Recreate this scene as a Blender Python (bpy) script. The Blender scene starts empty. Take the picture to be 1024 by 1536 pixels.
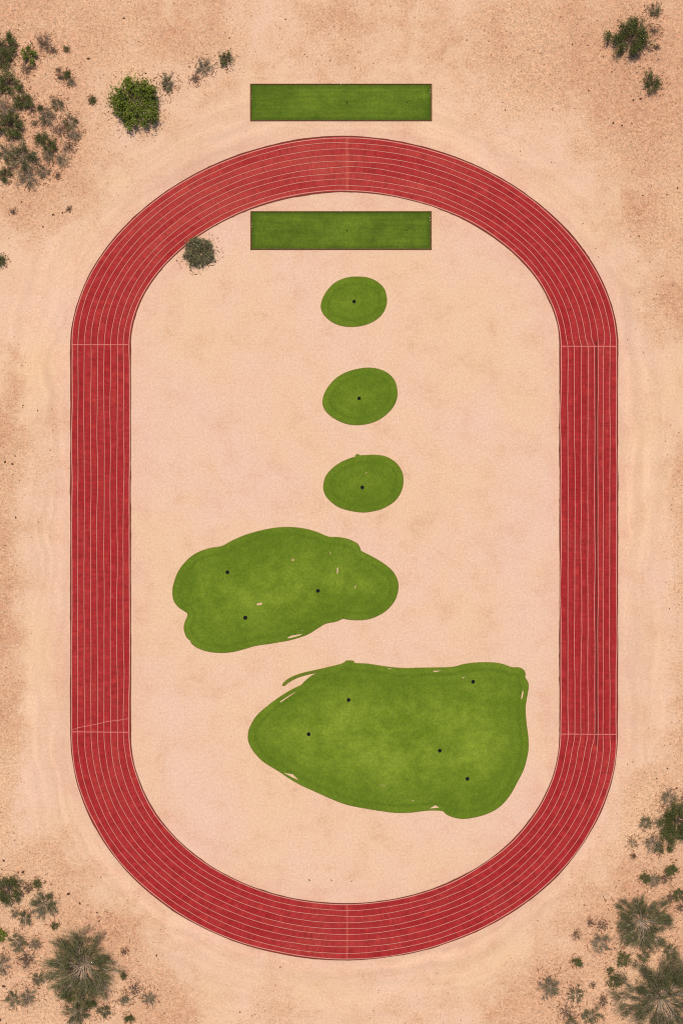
import bpy, math, random
import numpy as np
from mathutils import Vector, Matrix
from mathutils.geometry import delaunay_2d_cdt

random.seed(7)
RNG = np.random.default_rng(11)
S = 0.1                                   # metres per photo pixel on the ground
def gx(px): return (px - 512.0) * S
def gy(py): return (768.0 - py) * S
scene = bpy.context.scene
COL = scene.collection

# ------------------------------------------------------------------ helpers
def link(o, parent=None):
    COL.objects.link(o)
    if parent is not None: o.parent = parent
    return o

def tag(o, label=None, cat=None, group=None, kind=None):
    if label: o['label'] = label
    if cat: o['category'] = cat
    if group: o['group'] = group
    if kind: o['kind'] = kind
    return o

def empty(name, loc, label=None, cat=None, group=None, rz=0.0):
    o = bpy.data.objects.new(name, None)
    o.empty_display_size = 0.5
    o.location = loc; o.rotation_euler = (0, 0, rz)
    link(o)
    return tag(o, label, cat, group)

def np_mesh(name, V, F, mat=None, parent=None, smooth=False, fattr=None, mats=None, fmat=None):
    """V (n,3) floats, F (m,k) ints with one k: one mesh object."""
    V = np.asarray(V, dtype=np.float32); F = np.asarray(F, dtype=np.int32)
    m, k = F.shape
    me = bpy.data.meshes.new(name)
    me.vertices.add(len(V)); me.vertices.foreach_set('co', V.ravel())
    me.loops.add(m * k); me.loops.foreach_set('vertex_index', F.ravel())
    me.polygons.add(m)
    me.polygons.foreach_set('loop_start', np.arange(0, m * k, k, dtype=np.int32))
    me.update(calc_edges=True)
    me.validate()
    if mats:
        for a in mats: me.materials.append(a)
        me.polygons.foreach_set('material_index', np.asarray(fmat, dtype=np.int32))
    elif mat: me.materials.append(mat)
    if fattr is not None:
        for nm, arr in fattr.items():
            a = me.attributes.new(nm, 'FLOAT', 'FACE'); a.data.foreach_set('value', np.asarray(arr, dtype=np.float32))
    me.polygons.foreach_set('use_smooth', np.full(m, smooth))
    return link(bpy.data.objects.new(name, me), parent)

def vattr(o, nm, arr):
    a = o.data.attributes.new(nm, 'FLOAT', 'POINT'); a.data.foreach_set('value', np.asarray(arr, dtype=np.float32))

def box_vf(x0, x1, y0, y1, z0, z1):
    V = np.array([(x, y, z) for z in (z0, z1) for y in (y0, y1) for x in (x0, x1)], float)
    F = np.array([(0, 2, 3, 1), (4, 5, 7, 6), (0, 1, 5, 4), (2, 6, 7, 3), (0, 4, 6, 2), (1, 3, 7, 5)])
    return V, F

# value noise in numpy
_perm = RNG.random((256, 256))
def vnoise(x, y):
    xi = np.floor(x).astype(int); yi = np.floor(y).astype(int)
    fx = x - xi; fy = y - yi
    fx = fx * fx * (3 - 2 * fx); fy = fy * fy * (3 - 2 * fy)
    g = lambda a, b: _perm[a & 255, b & 255]
    return ((g(xi, yi) * (1 - fx) + g(xi + 1, yi) * fx) * (1 - fy) +
            (g(xi, yi + 1) * (1 - fx) + g(xi + 1, yi + 1) * fx) * fy)
def fbm(x, y, o=4):
    s = 0; a = .5; t = 0
    for k in range(o):
        s = s + a * vnoise(x * 2 ** k + 17.3 * k, y * 2 ** k + 5.1 * k); t += a; a *= .5
    return s / t
def sstep(a, b, x):
    t = np.clip((x - a) / (b - a), 0, 1); return t * t * (3 - 2 * t)

# ------------------------------------------------------------------ material helpers
class NT:
    def __init__(s, name):
        s.m = bpy.data.materials.new(name); s.m.use_nodes = True
        s.t = s.m.node_tree; s.n = s.t.nodes; s.n.clear()
        s.out = s.n.new('ShaderNodeOutputMaterial'); s.b = s.n.new('ShaderNodeBsdfPrincipled')
        s.t.links.new(s.b.outputs[0], s.out.inputs[0])
        s.b.inputs['Roughness'].default_value = .9
        s.b.inputs['Specular IOR Level'].default_value = .2
    def l(s, a, b): s.t.links.new(a, b)
    def put(s, sock, v):
        if isinstance(v, bpy.types.NodeSocket): s.l(v, sock)
        else: sock.default_value = v
    def attr(s, nm):
        n = s.n.new('ShaderNodeAttribute'); n.attribute_name = nm; return n
    def pos(s): return s.n.new('ShaderNodeNewGeometry').outputs['Position']
    def math(s, op, a, b=0.0, c=None, clamp=False):
        n = s.n.new('ShaderNodeMath'); n.operation = op; n.use_clamp = clamp
        s.put(n.inputs[0], a); s.put(n.inputs[1], b)
        if c is not None: s.put(n.inputs[2], c)
        return n.outputs[0]
    def comb(s, x, y, z=0.0):
        n = s.n.new('ShaderNodeCombineXYZ')
        for i, v in enumerate((x, y, z)): s.put(n.inputs[i], v)
        return n.outputs[0]
    def sep(s, v):
        n = s.n.new('ShaderNodeSeparateXYZ'); s.l(v, n.inputs[0]); return n.outputs
    def noise(s, vec, scale, detail=3.0, rough=.55, dist=0.0):
        n = s.n.new('ShaderNodeTexNoise'); s.l(vec, n.inputs['Vector'])
        n.inputs['Scale'].default_value = scale; n.inputs['Detail'].default_value = detail
        n.inputs['Roughness'].default_value = rough; n.inputs['Distortion'].default_value = dist
        return n.outputs[0]
    def voro(s, vec, scale, out='Distance'):
        n = s.n.new('ShaderNodeTexVoronoi'); s.l(vec, n.inputs['Vector']); n.inputs['Scale'].default_value = scale
        return n.outputs[out]
    def rng(s, v, a, b, c=0.0, d=1.0, smooth=False):
        n = s.n.new('ShaderNodeMapRange'); n.clamp = True
        if smooth: n.interpolation_type = 'SMOOTHSTEP'
        s.put(n.inputs[0], v)
        for i, x in enumerate((a, b, c, d)): s.put(n.inputs[i + 1], x)
        return n.outputs[0]
    def mix(s, f, a, b, mode='MIX'):
        n = s.n.new('ShaderNodeMix'); n.data_type = 'RGBA'; n.blend_type = mode
        s.put(n.inputs[0], f)
        for sock, v in ((n.inputs[6], a), (n.inputs[7], b)):
            if isinstance(v, tuple): v = (*v, 1.0) if len(v) == 3 else v
            s.put(sock, v)
        return n.outputs[2]
    def scale(s, col, f):
        """multiply a colour by a scalar socket"""
        return s.mix(1.0, col, s.comb(f, f, f), 'MULTIPLY')
    def bump(s, h, strength, dist):
        n = s.n.new('ShaderNodeBump'); n.inputs['Strength'].default_value = strength; n.inputs['Distance'].default_value = dist
        s.l(h, n.inputs['Height']); s.l(n.outputs[0], s.b.inputs['Normal'])
    def base(s, c): s.put(s.b.inputs['Base Color'], c)

def lin(r, g, b):
    f = lambda c: (c / 255 / 12.92) if c / 255 <= .04045 else ((c / 255 + .055) / 1.055) ** 2.4
    return (f(r), f(g), f(b))
K = 0.66     # picture value of a lit flat surface -> base colour
def alb(r, g, b): return tuple(K * c for c in lin(r, g, b))

# ------------------------------------------------------------------ track outline
def loop_px(cx, a, yt, bt, yb, bb, nt, nb, N=400):
    """closed outline, starting at the top centre and running clockwise on the photo"""
    pts = []
    def arc(t0, t1, yj, b, n, up):
        for t in np.linspace(t0, t1, N, endpoint=False):
            c, s_ = math.cos(t), math.sin(t)
            pts.append((cx + a * math.copysign(abs(c) ** (2 / n), c), yj - up * b * abs(s_) ** (2 / n)))
    arc(math.pi / 2, 0, yt, bt, nt, 1)
    for y in np.linspace(yt, yb, N, endpoint=False): pts.append((cx + a, y))
    arc(0, math.pi / 2, yb, bb, nb, -1)
    arc(math.pi / 2, math.pi, yb, bb, nb, -1)
    for y in np.linspace(yb, yt, N, endpoint=False): pts.append((cx - a, y))
    arc(math.pi, math.pi / 2, yt, bt, nt, 1)
    return np.array(pts)
OUT = loop_px(516.0, 409.0, 518, 313, 1100, 339, 1.90, 2.0)
INN = loop_px(517.5, 322.0, 518, 231, 1100, 256, 1.93, 2.0)
def to_m(P): return np.stack([(P[:, 0] - 512) * S, (768 - P[:, 1]) * S], 1)
OUTm, INNm = to_m(OUT), to_m(INN)
MIDm = (OUTm + INNm) / 2
seg = np.linalg.norm(np.roll(MIDm, -1, 0) - MIDm, axis=1)
ARC = np.concatenate([[0], np.cumsum(seg)])[:-1]; LEN = seg.sum()
NL = len(MIDm)

def normals(P):
    d = np.roll(P, -1, 0) - np.roll(P, 1, 0)
    d /= np.linalg.norm(d, axis=1, keepdims=True) + 1e-9
    return np.stack([-d[:, 1], d[:, 0]], 1)          # points outwards (clockwise loop on the ground)

def track_coords(X, Y):
    """distance from the track band (m, <0 inside the band), sign +1 outside / -1 infield, arc length"""
    P = MIDm[::6]; W = np.linalg.norm(OUTm - INNm, axis=1)[::6] / 2; A = ARC[::6]; Nn = normals(P)
    d = np.empty(len(X)); sg = np.empty(len(X)); s = np.empty(len(X))
    for i in range(0, len(X), 4000):
        x = X[i:i + 4000, None]; y = Y[i:i + 4000, None]
        D = (x - P[None, :, 0]) ** 2 + (y - P[None, :, 1]) ** 2
        j = D.argmin(1); d[i:i + 4000] = np.sqrt(D[np.arange(len(j)), j]) - W[j]
        v = np.stack([x[:, 0] - P[j, 0], y[:, 0] - P[j, 1]], 1)
        sg[i:i + 4000] = np.sign((v * Nn[j]).sum(1)); s[i:i + 4000] = A[j]
    return d, sg, s

# ------------------------------------------------------------------ undisturbed, stony ground
ROUGH = [  # photo x, y, radius, strength
    (20, 90, 120, 1), (60, 210, 110, 1), (40, 300, 70, .7), (200, 60, 90, .6), (300, 60, 90, .6), (110, 60, 90, .8), (200, 150, 60, .5),
    (820, 70, 120, .75), (960, 70, 110, .95), (990, 200, 100, .85), (900, 180, 80, .5), (1000, 320, 80, .8), (1010, 450, 60, .6),
    (1000, 1220, 75, 1), (985, 1320, 80, 1),
    (940, 1420, 110, 1), (870, 1500, 90, 1), (990, 1500, 120, 1), (780, 1530, 60, .7),
    (15, 690, 70, .6),
    (40, 1360, 100, 1), (120, 1450, 110, 1), (30, 1490, 110, 1), (220, 1510, 70, .9), (160, 1390, 50, .6), (500, 40, 120, .35), (650, 40, 120, .3),
    (620, 1530, 80, .3), (400, 1530, 80, .3)]
def rough_at(X, Y):
    px = X / S + 512; py = 768 - Y / S
    r = np.zeros_like(px, dtype=float)
    for (a, b, R, w) in ROUGH:
        r = np.maximum(r, w * np.exp(-(((px - a) ** 2 + (py - b) ** 2) / (R * R)) ** 1.2))
    far = np.maximum(np.maximum(-px, px - 1024), np.maximum(-py, py - 1536)) / 120
    r = np.maximum(r, np.clip(far, 0, 1) * .9)
    side = np.clip((52 - px) / 60, 0, 1) + np.clip((px - 985) / 50, 0, 1)
    r = np.maximum(r, side * .85 * sstep(.3, .62, fbm(X * .03 + 11, Y * .05 + 3, 3)))
    return np.clip(r * (0.55 + .9 * fbm(X * .09 + 40, Y * .09 + 90, 3)), 0, 1)
def ground_z(X, Y, d=None):
    X = np.asarray(X, float); Y = np.asarray(Y, float)
    if d is None: d, sg, s = track_coords(X, Y)
    else: sg = None
    r = rough_at(X, Y)
    away = sstep(1.0, 7.0, d)
    return away * r * ((fbm(X * .25, Y * .25, 4) - .5) * .55 + (fbm(X * 1.1 + 7, Y * 1.1, 2) - .5) * .16)

# ------------------------------------------------------------------ ground sheet
def axis(lo, hi, step, far):
    a = list(np.arange(lo, hi + 1e-6, step)); g = step; x = a[-1]; up = []
    while x < far: g *= 1.45; x += g; up.append(x)
    g = step; x = a[0]; dn = []
    while x > -far: g *= 1.45; x -= g; dn.append(x)
    return np.array(dn[::-1] + a + up)
ax = axis(-62, 62, .7, 5000); ay = axis(-88, 88, .7, 5000)
GX, GY = np.meshgrid(ax, ay); X = GX.ravel(); Y = GY.ravel()
inb = (np.abs(X) < 90) & (np.abs(Y) < 120)
d = np.full(len(X), 60.0); sg = np.ones(len(X)); s = np.zeros(len(X))
d[inb], sg[inb], s[inb] = track_coords(X[inb], Y[inb])
rough = rough_at(X, Y)
Z = np.where(inb, ground_z(X, Y, d), (fbm(X * .02, Y * .02, 3) - .5) * .8 * np.clip((np.hypot(X, Y) - 120) / 200, 0, 1))
nx, ny = len(ax), len(ay)
I = np.arange(nx * ny).reshape(ny, nx)
F = np.stack([I[:-1, :-1].ravel(), I[:-1, 1:].ravel(), I[1:, 1:].ravel(), I[1:, :-1].ravel()], 1)

g = NT('desert_soil')
P = g.pos()
aR = g.attr('rough').outputs['Fac']; aD = g.attr('track_dist').outputs['Fac']; aS = g.attr('track_arc').outputs['Fac']; aI = g.attr('infield').outputs['Fac']
n_big = g.noise(P, .055, 4, .6, .4); n_mid = g.noise(P, .25, 5, .62, .3); n_sm = g.noise(P, 1.1, 4, .65); n_gr = g.noise(P, 3.6, 2, .7); n_f = g.noise(P, 1.9, 3, .75)
pale = g.mix(g.rng(n_big, .35, .65), alb(243, 203, 165), alb(242, 202, 174))
pale = g.mix(aI, pale, g.mix(g.rng(n_big, .38, .62), alb(243, 204, 169), alb(243, 204, 179)))
tan_ = g.mix(g.rng(n_mid, .35, .65), alb(234, 188, 148), alb(228, 178, 142))
col = g.mix(g.rng(n_mid, .44, .74, 0, .32), pale, tan_)
# pinkish dust swept off the rubber close to the track
nearc = g.math('MULTIPLY', g.rng(aD, .3, 4.5, 1, 0, True), g.rng(n_mid, .35, .62, .1, .6))
col = g.mix(nearc, col, alb(239, 187, 164))
# graded sweeps that follow the track
sw = g.noise(g.comb(g.math('ADD', g.math('MULTIPLY', aD, .7), g.math('MULTIPLY', n_big, 5.0)), g.math('MULTIPLY', aS, .035), 3.0), 1.0, 4, .6)
swm = g.math('MULTIPLY', g.rng(aD, 14, 4, 0, 1), g.math('SUBTRACT', 1.0, aI))
col = g.scale(col, g.math('ADD', 1.0, g.math('MULTIPLY', g.math('SUBTRACT', sw, .5), g.math('MULTIPLY', swm, .52))))
# undisturbed soil: redder, mottled
rmask = g.rng(g.math('ADD', aR, g.math('MULTIPLY', g.math('SUBTRACT', n_mid, .5), 1.1)), .0, .62, 0, 1, True)
soil = g.mix(g.rng(n_sm, .35, .68), alb(231, 182, 144), alb(211, 156, 124))
soil = g.mix(g.rng(n_big, .4, .65), soil, alb(238, 194, 156))
soil = g.mix(g.rng(n_f, .55, .72, 0, .7), soil, alb(192, 137, 108))
col = g.mix(rmask, col, soil)
# sparse stained / gravelly patches on the bare infield
pat = g.math('MULTIPLY', g.rng(g.noise(P, .12, 4, .6, .6), .55, .7), g.rng(n_sm, .42, .62))
col = g.mix(g.math('MULTIPLY', pat, .2), col, alb(214, 165, 125))
# grain
amp = g.math('ADD', .55, g.math('MULTIPLY', rmask, .75))
col = g.scale(col, g.math('ADD', 1.0, g.math('MULTIPLY', g.math('SUBTRACT', n_gr, .5), amp)))
col = g.scale(col, g.math('ADD', 1.0, g.math('MULTIPLY', g.math('SUBTRACT', n_f, .5), g.math('ADD', .22, g.math('MULTIPLY', rmask, .8)))))
# pale grit and dark crumbs
cell = g.voro(P, 3.4); cid = g.sep(g.voro(P, 3.4, 'Color'))[0]
grit = g.math('MULTIPLY', g.rng(cell, .30, .12), g.math('MULTIPLY', g.rng(cid, .62, .7), g.math('ADD', .06, g.math('MULTIPLY', rmask, .7))))
col = g.mix(grit, col, alb(250, 222, 190))
crumb = g.math('MULTIPLY', g.rng(cell, .32, .16), g.math('MULTIPLY', g.rng(cid, .3, .2), g.math('ADD', .05, g.math('MULTIPLY', rmask, .42))))
col = g.mix(crumb, col, alb(165, 108, 78))
g.base(col); g.b.inputs['Roughness'].default_value = .95; g.b.inputs['Specular IOR Level'].default_value = .1
hgt = g.math('ADD', g.math('MULTIPLY', n_f, .6), g.math('MULTIPLY', n_gr, .3))
g.bump(g.math('MULTIPLY', hgt, g.math('ADD', .25, rmask)), .55, .22)
GROUND_MAT = g.m
ground = np_mesh('ground', np.stack([X, Y, Z], 1), F, GROUND_MAT, smooth=True)
vattr(ground, 'rough', rough); vattr(ground, 'track_dist', d); vattr(ground, 'track_arc', s)
vattr(ground, 'infield', sstep(-1.5, 1.5, np.where(sg < 0, d, -d)))
tag(ground, kind='structure')

# ------------------------------------------------------------------ running track
def rubber():
    g = NT('red_rubber')
    uv = g.n.new('ShaderNodeUVMap'); uv.uv_map = 'lane_uv'
    u, v, _ = g.sep(uv.outputs[0])
    lane = g.math('FLOOR', v); fade = g.attr('fade').outputs['Fac']
    lid = g.math('MULTIPLY', lane, 13.7)
    slow = g.noise(g.comb(g.math('MULTIPLY', u, .05), lid), 1.0, 3, .6)
    patch = g.noise(g.comb(g.math('MULTIPLY', u, .85), g.math('ADD', lid, g.math('MULTIPLY', v, .7))), 1.0, 2, .6)
    wide = g.noise(g.pos(), .09, 3, .6)
    fine = g.noise(g.pos(), 4.0, 2, .7)
    rib = g.noise(g.comb(g.math('MULTIPLY', u, 2.6), g.math('MULTIPLY', v, .5)), 1.0, 2, .6)
    c = g.mix(g.rng(slow, .32, .68), alb(170, 33, 37), alb(179, 48, 47))
    c = g.mix(g.rng(patch, .5, .72, 0, .75), c, alb(152, 26, 31))
    c = g.mix(g.rng(patch, .46, .3, 0, .45), c, alb(198, 66, 60))
    fd = g.math('MULTIPLY', fade, g.rng(g.math('ADD', slow, g.math('MULTIPLY', wide, .5)), .55, .95, .1, .85), clamp=True)
    c = g.mix(g.math('MULTIPLY', fd, .7), c, alb(200, 88, 74))
    dust = g.math('MULTIPLY', g.rng(wide, .55, .75), g.rng(fine, .4, .65, 0, .15))
    c = g.mix(dust, c, alb(214, 140, 112))
    c = g.scale(c, g.math('ADD', 1.0, g.math('MULTIPLY', g.math('SUBTRACT', fine, .5), .65)))
    c = g.scale(c, g.math('ADD', 1.0, g.math('MULTIPLY', g.math('SUBTRACT', rib, .5), .8)))
    fr = g.math('FRACT', v); ed = g.math('MINIMUM', fr, g.math('SUBTRACT', 1.0, fr))      # rubber gets darker towards the lane lines
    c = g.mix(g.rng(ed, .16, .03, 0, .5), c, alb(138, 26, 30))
    g.base(c); g.b.inputs['Roughness'].default_value = .85
    g.bump(fine, .25, .05)
    return g.m
def paint(name, a, b, wear=.5):
    g = NT(name)
    n1 = g.noise(g.pos(), 1.4, 4, .7); n2 = g.noise(g.pos(), 9, 2, .6)
    c = g.mix(g.rng(n1, .45, .8, 0, wear), a, b)
    c = g.mix(g.rng(n2, .5, .75, 0, wear * .7), c, b)
    g.base(c); return g.m
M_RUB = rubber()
M_LINE = paint('lane_paint', alb(230, 168, 150), alb(208, 106, 92), .6)
M_CROSS = paint('worn_cross_paint', alb(226, 134, 122), alb(190, 70, 62), .7)
M_SEAM = paint('seam_dark', alb(120, 34, 34), alb(140, 48, 44), .5)
M_SEAML = paint('seam_pale', alb(196, 84, 72), alb(176, 56, 52), .7)
M_KERB = paint('kerb_rubber', alb(124, 62, 48), alb(92, 52, 40), .7)

track = empty('running_track', (gx(516), gy(809), 0), 'red nine-lane oval running track with pale lane lines around the sandy infield', 'running track')
T0 = Vector((gx(516), gy(809), 0))
def rel(V): V = np.asarray(V, float).copy(); V[:, 0] -= T0.x; V[:, 1] -= T0.y; return V

ZT = .045
cols = 10
V = []; UV = []
idx = list(range(0, NL, 4)) + [0]
arcs = [ARC[i] for i in idx[:-1]] + [LEN]
for i, a in zip(idx, arcs):
    for k in range(cols):
        f = k / (cols - 1); p = OUTm[i] * (1 - f) + INNm[i] * f
        V.append((p[0], p[1], ZT)); UV.append((a, f * 9))
V = np.array(V); n = len(idx)
F = [(r * cols + k, r * cols + k + 1, (r + 1) * cols + k + 1, (r + 1) * cols + k) for r in range(n - 1) for k in range(cols - 1)]
F = np.array(F)[:, ::-1]
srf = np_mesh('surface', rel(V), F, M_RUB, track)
# make sure it faces up
if srf.data.polygons[0].normal.z < 0: srf.data.flip_normals()
uvl = srf.data.uv_layers.new(name='lane_uv')
li = np.empty(len(srf.data.loops), dtype=np.int32); srf.data.loops.foreach_get('vertex_index', li)
uvl.data.foreach_set('uv', np.array(UV, dtype=np.float32)[li].ravel())
px = V[:, 0] / S + 512; py = 768 - V[:, 1] / S
fade = np.zeros(len(V))
for (a, b, R, w) in [(330, 270, 120, .95), (250, 350, 90, .8), (480, 240, 120, .85), (640, 250, 90, .5), (180, 440, 70, .35), (160, 1150, 80, .3), (500, 1400, 70, .3), (895, 520, 60, .3)]:
    fade = np.maximum(fade, w * np.exp(-((px - a) ** 2 + (py - b) ** 2) / R ** 2))
vattr(srf, 'fade', fade)

def ribbon(name, P, w, z0, z1, mat, closed=True, wob=None, parent=track):
    """a band of width w (scalar or array) along the centre line P (n,2), a real low solid"""
    n = len(P); w = np.broadcast_to(np.asarray(w, float), (n,))
    if closed: N_ = normals(P)
    else:
        dd = np.gradient(P, axis=0); dd /= np.linalg.norm(dd, axis=1, keepdims=True); N_ = np.stack([-dd[:, 1], dd[:, 0]], 1)
    if wob is not None: P = P + N_ * wob[:, None]
    A = P + N_ * (w / 2)[:, None]; B = P - N_ * (w / 2)[:, None]
    zz = lambda z: np.full((n, 1), z)
    V = np.concatenate([np.hstack([A, zz(z0)]), np.hstack([A, zz(z1)]), np.hstack([B, zz(z1)]), np.hstack([B, zz(z0)])])
    i = np.arange(n if closed else n - 1); j = (i + 1) % n
    F = np.concatenate([np.stack([i + k * n, j + k * n, j + (k + 1) * n, i + (k + 1) * n], 1) for k in range(3)])
    o = np_mesh(name, rel(V) if parent is track else V, F, mat, parent)
    mid = o.data.polygons[len(i)]
    if mid.normal.z < 0: o.data.flip_normals()
    return o

# lane lines; the right-hand straight carries its own uneven spacing, as painted
RS = [840.9 + v for v in (.5, 10.3, 20.2, 30.2, 40.2, 50.2, 55.8 + 1.0, 63.3, 73.1, 83.9)]
STEP = 4
sub = np.arange(0, NL, STEP)
for k in range(10):
    f = k / 9
    e = .02 if k in (0, 9) else 0
    Pk = (OUTm * (1 - f) + INNm * f)[sub].copy()
    if 0 < k < 9:
        tgt = gx(RS[9 - k])
        pyk = 768 - Pk[:, 1] / S
        w = np.where((Pk[:, 0] > 20), sstep(505, 522, pyk) * (1 - sstep(1098, 1128, pyk)), 0)
        if k != 3: Pk[:, 0] = Pk[:, 0] * (1 - w) + tgt * w
    a = ARC[sub]
    wob = (vnoise(a * .16 + k * 31.7, a * 0 + k) - .5) * .16 + (vnoise(a * .5 + k * 9.1, a * 0 + 3.5) - .5) * .05
    wob = wob - 0.0
    wob[0] = wob[-1] = (wob[1] + wob[-2]) / 2
    inset = .12 if k == 0 else (-.12 if k == 9 else 0)
    ribbon('lane_line', Pk, .105 if k in (0, 9) else .066, ZT - .01, ZT + .004, M_LINE, True, wob - inset)
# dark kerbs at both edges, of uneven width
for P_, sgn in ((OUTm, 1), (INNm, -1)):
    a = ARC[sub]
    wdt = .04 + .17 * fbm(a * .2 + sgn * 50, a * 0 + .5, 3) + .18 * np.maximum(0, fbm(a * .9, a * 0 + sgn * 4., 2) - .6)
    Pp = P_[sub]; N_ = normals(Pp)
    ribbon('kerb', Pp + N_ * (sgn * wdt / 2)[:, None], wdt, -.05, ZT + .012, M_KERB)
def seg_px(a, b, n=24): return to_m(np.stack([np.linspace(a[0], b[0], n), np.linspace(a[1], b[1], n)], 1))
def poly_px(pts):
    out = []
    for a, b in zip(pts[:-1], pts[1:]):
        t = np.linspace(0, 1, 10, endpoint=False)[:, None]; out.append(np.array(a) * (1 - t) + np.array(b) * t)
    out.append(np.array([pts[-1]])); return to_m(np.concatenate(out))
for a, b in (((841.5, 519.4), (924, 519.6)), ((841.5, 1101), (924, 1101.6)), ((109, 517), (194, 517)), ((108, 1097.6), (194, 1098.4))):
    ribbon('cross_line', seg_px(a, b), .12, ZT - .008, ZT + .007, M_CROSS, False)
ribbon('stagger_line', poly_px([(108, 1095), (117, 1091.6), (133, 1088.5), (146, 1086), (162, 1082), (176, 1080.6), (192, 1078)]), .085, ZT - .008, ZT + .0085, M_CROSS, False)
ribbon('seam', seg_px((893.7, 512), (893.7, 1118), 60), .28, ZT - .008, ZT + .0055, M_SEAM, False)
ribbon('seam', seg_px((520.5, 206), (520.5, 286)), .45, ZT - .008, ZT + .0025, M_SEAML, False)
ribbon('seam', seg_px((520.5, 1357), (520.5, 1438)), .3, ZT - .008, ZT + .0025, M_SEAML, False)

# ------------------------------------------------------------------ turf
def turf_mat(name, base, light, dark, streak=False):
    g = NT(name)
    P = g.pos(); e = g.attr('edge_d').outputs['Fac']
    big = g.noise(P, .11, 3, .6, .5); mid = g.noise(P, .5, 4, .65); fine = g.noise(P, 3.8, 2, .7); med = g.noise(P, 2.2, 3, .65)
    c = g.mix(g.rng(g.math('ADD', big, g.math('MULTIPLY', g.math('SUBTRACT', mid, .5), .7)), .34, .66), dark, light)
    c = g.mix(.62 if streak else .5, c, base)
    xs, ys, zs = g.sep(P)
    if streak:
        st = g.noise(g.comb(g.math('MULTIPLY', xs, .12), g.math('MULTIPLY', ys, 2.2)), 1.0, 4, .65)
        c = g.scale(c, g.math('ADD', 1.0, g.math('MULTIPLY', g.math('SUBTRACT', st, .5), .75)))
        c = g.mix(g.rng(e, .9, .0, 0, .45, True), c, dark)        # denser grass, and shade by the boards painted into the turf colour
    else:
        st = g.noise(g.comb(g.math('MULTIPLY', xs, .5), g.math('MULTIPLY', ys, 1.1)), 1.0, 4, .7)
        c = g.scale(c, g.math('ADD', 1.0, g.math('MULTIPLY', g.math('SUBTRACT', st, .5), .42)))
        # mower ring one machine-width in from the edge
        wobe = g.math('ADD', e, g.math('MULTIPLY', g.math('SUBTRACT', mid, .5), .35))
        ring = g.math('MAXIMUM', g.math('MULTIPLY', g.rng(wobe, .7, .95), g.rng(wobe, 1.45, 1.1)), g.math('MULTIPLY', .4, g.math('MULTIPLY', g.rng(wobe, 2.0, 2.3), g.rng(wobe, 3.2, 2.4))))
        c = g.mix(g.math('MULTIPLY', ring, .6), c, dark)
        c = g.mix(g.rng(e, 8.0, .5, 0, .6, True), c, dark)
        c = g.mix(g.rng(e, .16, .02, 0, .35), c, alb(110, 106, 44))
    c = g.scale(c, g.math('ADD', 1.0, g.math('MULTIPLY', g.math('SUBTRACT', fine, .5), .85)))
    c = g.scale(c, g.math('ADD', 1.0, g.math('MULTIPLY', g.math('SUBTRACT', med, .5), .36)))
    g.base(c); g.b.inputs['Roughness'].default_value = .95
    g.bump(g.math('ADD', fine, g.math('MULTIPLY', med, .6)), .35, .07)
    return g.m
M_GREEN = turf_mat('green_turf', alb(118, 142, 32), alb(148, 168, 54), alb(92, 118, 20))
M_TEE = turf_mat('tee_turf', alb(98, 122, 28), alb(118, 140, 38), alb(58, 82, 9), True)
M_CUT = paint('turf_cut_edge', alb(150, 146, 66), alb(126, 112, 60), .8)
M_WOOD = paint('edging_timber', alb(122, 88, 56), alb(84, 58, 34), .8)
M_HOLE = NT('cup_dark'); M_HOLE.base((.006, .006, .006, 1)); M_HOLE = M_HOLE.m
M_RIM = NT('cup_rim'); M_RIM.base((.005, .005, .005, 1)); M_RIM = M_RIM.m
M_PEG = NT('pale_peg'); M_PEG.base((*alb(225, 205, 170), 1)); M_PEG = M_PEG.m
M_CUPT = NT('sandy_cup'); M_CUPT.base((*alb(205, 175, 130), 1)); M_CUPT = M_CUPT.m

def smooth_loop(pts, n=6):
    P = np.array(pts, float); L = len(P); out = []
    for i in range(L):
        p0, p1, p2, p3 = P[i - 1], P[i], P[(i + 1) % L], P[(i + 2) % L]
        for t in np.linspace(0, 1, n, endpoint=False):
            out.append(.5 * ((2 * p1) + (p2 - p0) * t + (2 * p0 - 5 * p1 + 4 * p2 - p3) * t * t + (-p0 + 3 * p1 - 3 * p2 + p3) * t ** 3))
    return np.array(out)
def crop(pts, ox, oy, k): return [(ox + x * k, oy + y * k) for x, y in pts]
def area(P): x, y = P[:, 0], P[:, 1]; return .5 * np.sum(x * np.roll(y, -1) - np.roll(x, -1) * y)
def seg_dist(pts, loops):
    best = np.full(len(pts), 1e9)
    for L in loops:
        A = L; B = np.roll(L, -1, 0); AB = B - A; l2 = (AB ** 2).sum(1) + 1e-12
        for i in range(0, len(pts), 2000):
            p = pts[i:i + 2000, None, :]
            t = np.clip(((p - A) * AB).sum(2) / l2, 0, 1)
            q = A + AB * t[..., None]
            best[i:i + 2000] = np.minimum(best[i:i + 2000], np.sqrt(((p - q) ** 2).sum(2)).min(1))
    return best
def inside(pts, L):
    x, y = pts[:, 0], pts[:, 1]; c = np.zeros(len(pts), bool)
    for (x0, y0), (x1, y1) in zip(L, np.roll(L, -1, 0)):
        k = (y0 > y) != (y1 > y)
        c ^= k & (x < (x1 - x0) * (y - y0) / (y1 - y0 + 1e-12) + x0)
    return c

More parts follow.
